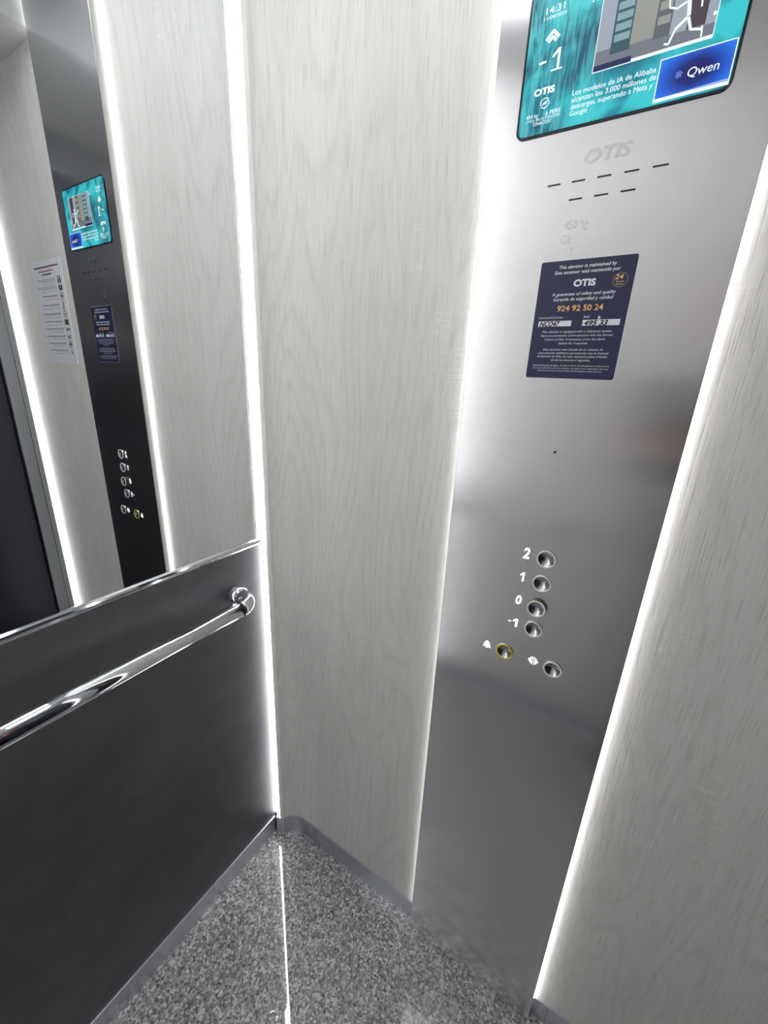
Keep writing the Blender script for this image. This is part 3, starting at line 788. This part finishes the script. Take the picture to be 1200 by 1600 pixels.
SKIN = mat('skin', srgb(196, 140, 118), 0.5); JACKET = mat('dark_jacket_cloth', srgb(44, 44, 54), 0.85); TROUS = mat('dark_trousers_cloth', srgb(40, 42, 52), 0.9)
SHOE = mat('black_shoe_leather', srgb(26, 26, 28), 0.5); HAIR = mat('dark_hair', srgb(40, 30, 26), 0.7)
pb = Vector((1.0, -0.735, 0.0)); yaw = math.atan2(0.30, -0.954)
per = empty('person', 'person in dark jacket and trousers holding up a phone', 'person', pb)
per.rotation_euler = (0, 0, yaw)
# local frame: +x forward, +y left, z up
inv = (Matrix.Translation(pb) @ Matrix.Rotation(yaw, 4, 'Z')).inverted()
Rc = co.rotation_euler.to_matrix()
camp = Vector(co.location)
pc_w = camp + Rc @ Vector((0.022, -0.055, 0.010))
pc = inv @ pc_w
fwd = (inv.to_3x3() @ (Rc @ Vector((0, 0, -1)))).normalized(); upv = (inv.to_3x3() @ (Rc @ Vector((0, 1, 0)))).normalized(); rt = (inv.to_3x3() @ (Rc @ Vector((1, 0, 0)))).normalized()
pel = (0, 0, 0.92)
def hand(side):
    """fingers curled round the edge of the phone; returns wrist and finger chains"""
    e = pc + rt*side*0.040 - upv*(0.045 + (0.0 if side > 0 else 0.012)) - fwd*0.012
    wrist = pc + rt*side*0.052 - upv*0.135 - fwd*0.045
    palm = pc + rt*side*0.050 - upv*0.080 - fwd*0.034
    ch = [[(tuple(wrist), 0.024), (tuple(palm), (0.026, 0.018))]]
    for k, (ln, off) in enumerate(((1.0, 0.026), (1.08, 0.008), (1.0, -0.010), (0.84, -0.027))):
        b = palm + upv*off*0.9
        k1 = b + rt*side*0.012*1.0 + fwd*0.026*ln + upv*0.003
        k2 = k1 + fwd*0.020*ln - rt*side*0.010
        k3 = k2 - rt*side*0.018*ln + fwd*0.002
        ch.append([(tuple(palm), (0.026, 0.018)), (tuple(b + fwd*0.006), 0.0100), (tuple(k1), 0.0090), (tuple(k2), 0.0084), (tuple(k3), 0.0074)])
    t1 = palm - rt*side*0.012 + upv*0.012 - fwd*0.008
    t2 = t1 + upv*0.030 - rt*side*0.010 + fwd*0.004; t3 = t2 + upv*0.022 - rt*side*0.010 + fwd*0.006
    ch.append([(tuple(palm), (0.026, 0.018)), (tuple(t1), 0.0115), (tuple(t2), 0.0100), (tuple(t3), 0.0085)])
    return wrist, ch
body = []; jac = []
neck = (0.0, 0, 1.42); chest = (-0.01, 0, 1.26); waist = (0.0, 0, 1.04)
body.append([(pel, (0.12, 0.085)), (waist, (0.115, 0.085)), (chest, (0.145, 0.095)), (neck, 0.054), ((0.015, 0, 1.475), 0.052), ((0.026, 0, 1.53), (0.078, 0.086)), ((0.020, 0, 1.61), (0.076, 0.092)), ((0.012, 0, 1.66), 0.045)])
jac.append([((0, 0, 0.83), (0.190, 0.145)), ((0, 0, 0.93), (0.190, 0.145)), (waist, (0.185, 0.140)), (chest, (0.205, 0.145)), ((-0.002, 0, 1.36), (0.110, 0.088)), ((0.003, 0, 1.41), (0.070, 0.070)), ((0.008, 0, 1.45), (0.060, 0.060))])
for s_ in (1, -1):
    wr, hc = hand(-s_)
    sh = (0.0, 0.165*s_, 1.37); el = (0.10, 0.235*s_, 1.09)
    mid_ = tuple(Vector(el).lerp(wr, 0.5))
    body.append([(chest, (0.145, 0.095)), (sh, 0.052), (tuple(Vector(sh).lerp(Vector(el), 0.5)), 0.045), (el, 0.038), (mid_, 0.034), (tuple(wr), 0.024)])
    body += hc
    jac.append([(chest, (0.205, 0.145)), (sh, 0.080), (tuple(Vector(sh).lerp(Vector(el), 0.5)), 0.066), (el, 0.058), (mid_, 0.050), (tuple(Vector(el).lerp(wr, 0.92)), 0.036)])
    hp = (0.0, 0.092*s_, 0.86); kn = (0.025, 0.105*s_, 0.49); an = (-0.01, 0.112*s_, 0.09)
    body.append([(pel, (0.12, 0.085)), (hp, 0.085), (tuple(Vector(hp).lerp(Vector(kn), 0.5)), 0.074), (kn, 0.054), (tuple(Vector(kn).lerp(Vector(an), 0.35)), 0.054), (an, 0.034), ((0.05, 0.120*s_, 0.045), (0.038, 0.030)), ((0.13, 0.130*s_, 0.035), (0.036, 0.020))])
bo = skin_obj('body', body, SKIN, per)
jk = skin_obj('jacket', jac, JACKET, per)
tr = [[((0, 0, 1.03), (0.150, 0.112)), ((0, 0, 0.90), (0.174, 0.130))]]
for s_ in (1, -1):
    hp = (0.0, 0.092*s_, 0.84); kn = (0.025, 0.105*s_, 0.49); an = (-0.01, 0.112*s_, 0.075)
    tr.append([((0, 0, 0.90), (0.174, 0.130)), (hp, 0.110), (tuple(Vector(hp).lerp(Vector(kn), 0.5)), 0.088), (kn, 0.070), (tuple(Vector(kn).lerp(Vector(an), 0.5)), 0.066), (an, 0.058)])
skin_obj('trousers', tr, TROUS, per)
for s_ in (1, -1):
    skin_obj('shoe', [[((-0.045, 0.112*s_, 0.047), (0.040, 0.044)), ((0.02, 0.116*s_, 0.050), (0.043, 0.046)), ((0.10, 0.124*s_, 0.042), (0.047, 0.036)), ((0.165, 0.132*s_, 0.034), (0.040, 0.026))]], SHOE, per)
# face and hair
bm = bmesh.new()
bmesh.ops.create_uvsphere(bm, u_segments=28, v_segments=18, radius=1.0)
for v in list(bm.verts):
    x, y, z = v.co
    v.co = Vector((0.008+x*0.100, y*0.083, 1.603+z*0.098))
dele = [f for f in bm.faces if (f.calc_center_median().x > 0.052 and f.calc_center_median().z < 1.640) or f.calc_center_median().z < 1.53]
bmesh.ops.delete(bm, geom=dele, context='FACES')
hr = link('hair', bm, HAIR, per, True)
so = hr.modifiers.new('thick', 'SOLIDIFY'); so.thickness = 0.008
bm = bmesh.new()
def blob(x, y, z, rx, ry, rz, mi=0):
    r = bmesh.ops.create_uvsphere(bm, u_segments=16, v_segments=10, radius=1.0)
    for v in r['verts']: v.co = Vector((x+v.co.x*rx, y+v.co.y*ry, z+v.co.z*rz))
    for f in set(f for v in r['verts'] for f in v.link_faces): f.material_index = mi
blob(0.108, 0, 1.567, 0.016, 0.012, 0.024)
link('nose', bm, SKIN, per, True)
EYE = mat('eye_white', srgb(230, 228, 224), 0.3)
for s_ in (1, -1):
    bm = bmesh.new(); blob(0.010, 0.083*s_, 1.575, 0.014, 0.009, 0.030); link('ear', bm, SKIN, per, True)
    bm = bmesh.new(); blob(0.094, 0.031*s_, 1.590, 0.011, 0.014, 0.009); blob(0.1035, 0.031*s_, 1.590, 0.003, 0.006, 0.006, 1); link('eye', bm, [EYE, HAIR], per, True)
    bm = bmesh.new(); blob(0.101, 0.031*s_, 1.609, 0.005, 0.017, 0.003); link('eyebrow', bm, HAIR, per, True)
bm = bmesh.new(); blob(0.100, 0, 1.531, 0.009, 0.024, 0.007); link('mouth', bm, mat('lips', srgb(170, 96, 90), 0.5), per, True)
# the phone
ph = empty('phone', 'black phone held up in front of the person in the dark jacket', 'phone', pc_w)
ph.rotation_euler = co.rotation_euler
bm = bmesh.new(); box(bm, -0.037, 0.037, -0.080, 0.080, -0.004, 0.004, bev=0.0015); link('phone_body', bm, mat('phone_black', srgb(20, 20, 24), 0.25), ph)
bm = bmesh.new(); tube(bm, [(-0.022, 0.055, -0.0042), (-0.022, 0.055, -0.0060)], 0.008, 24); link('lens_ring', bm, CHROME_DULL, ph)
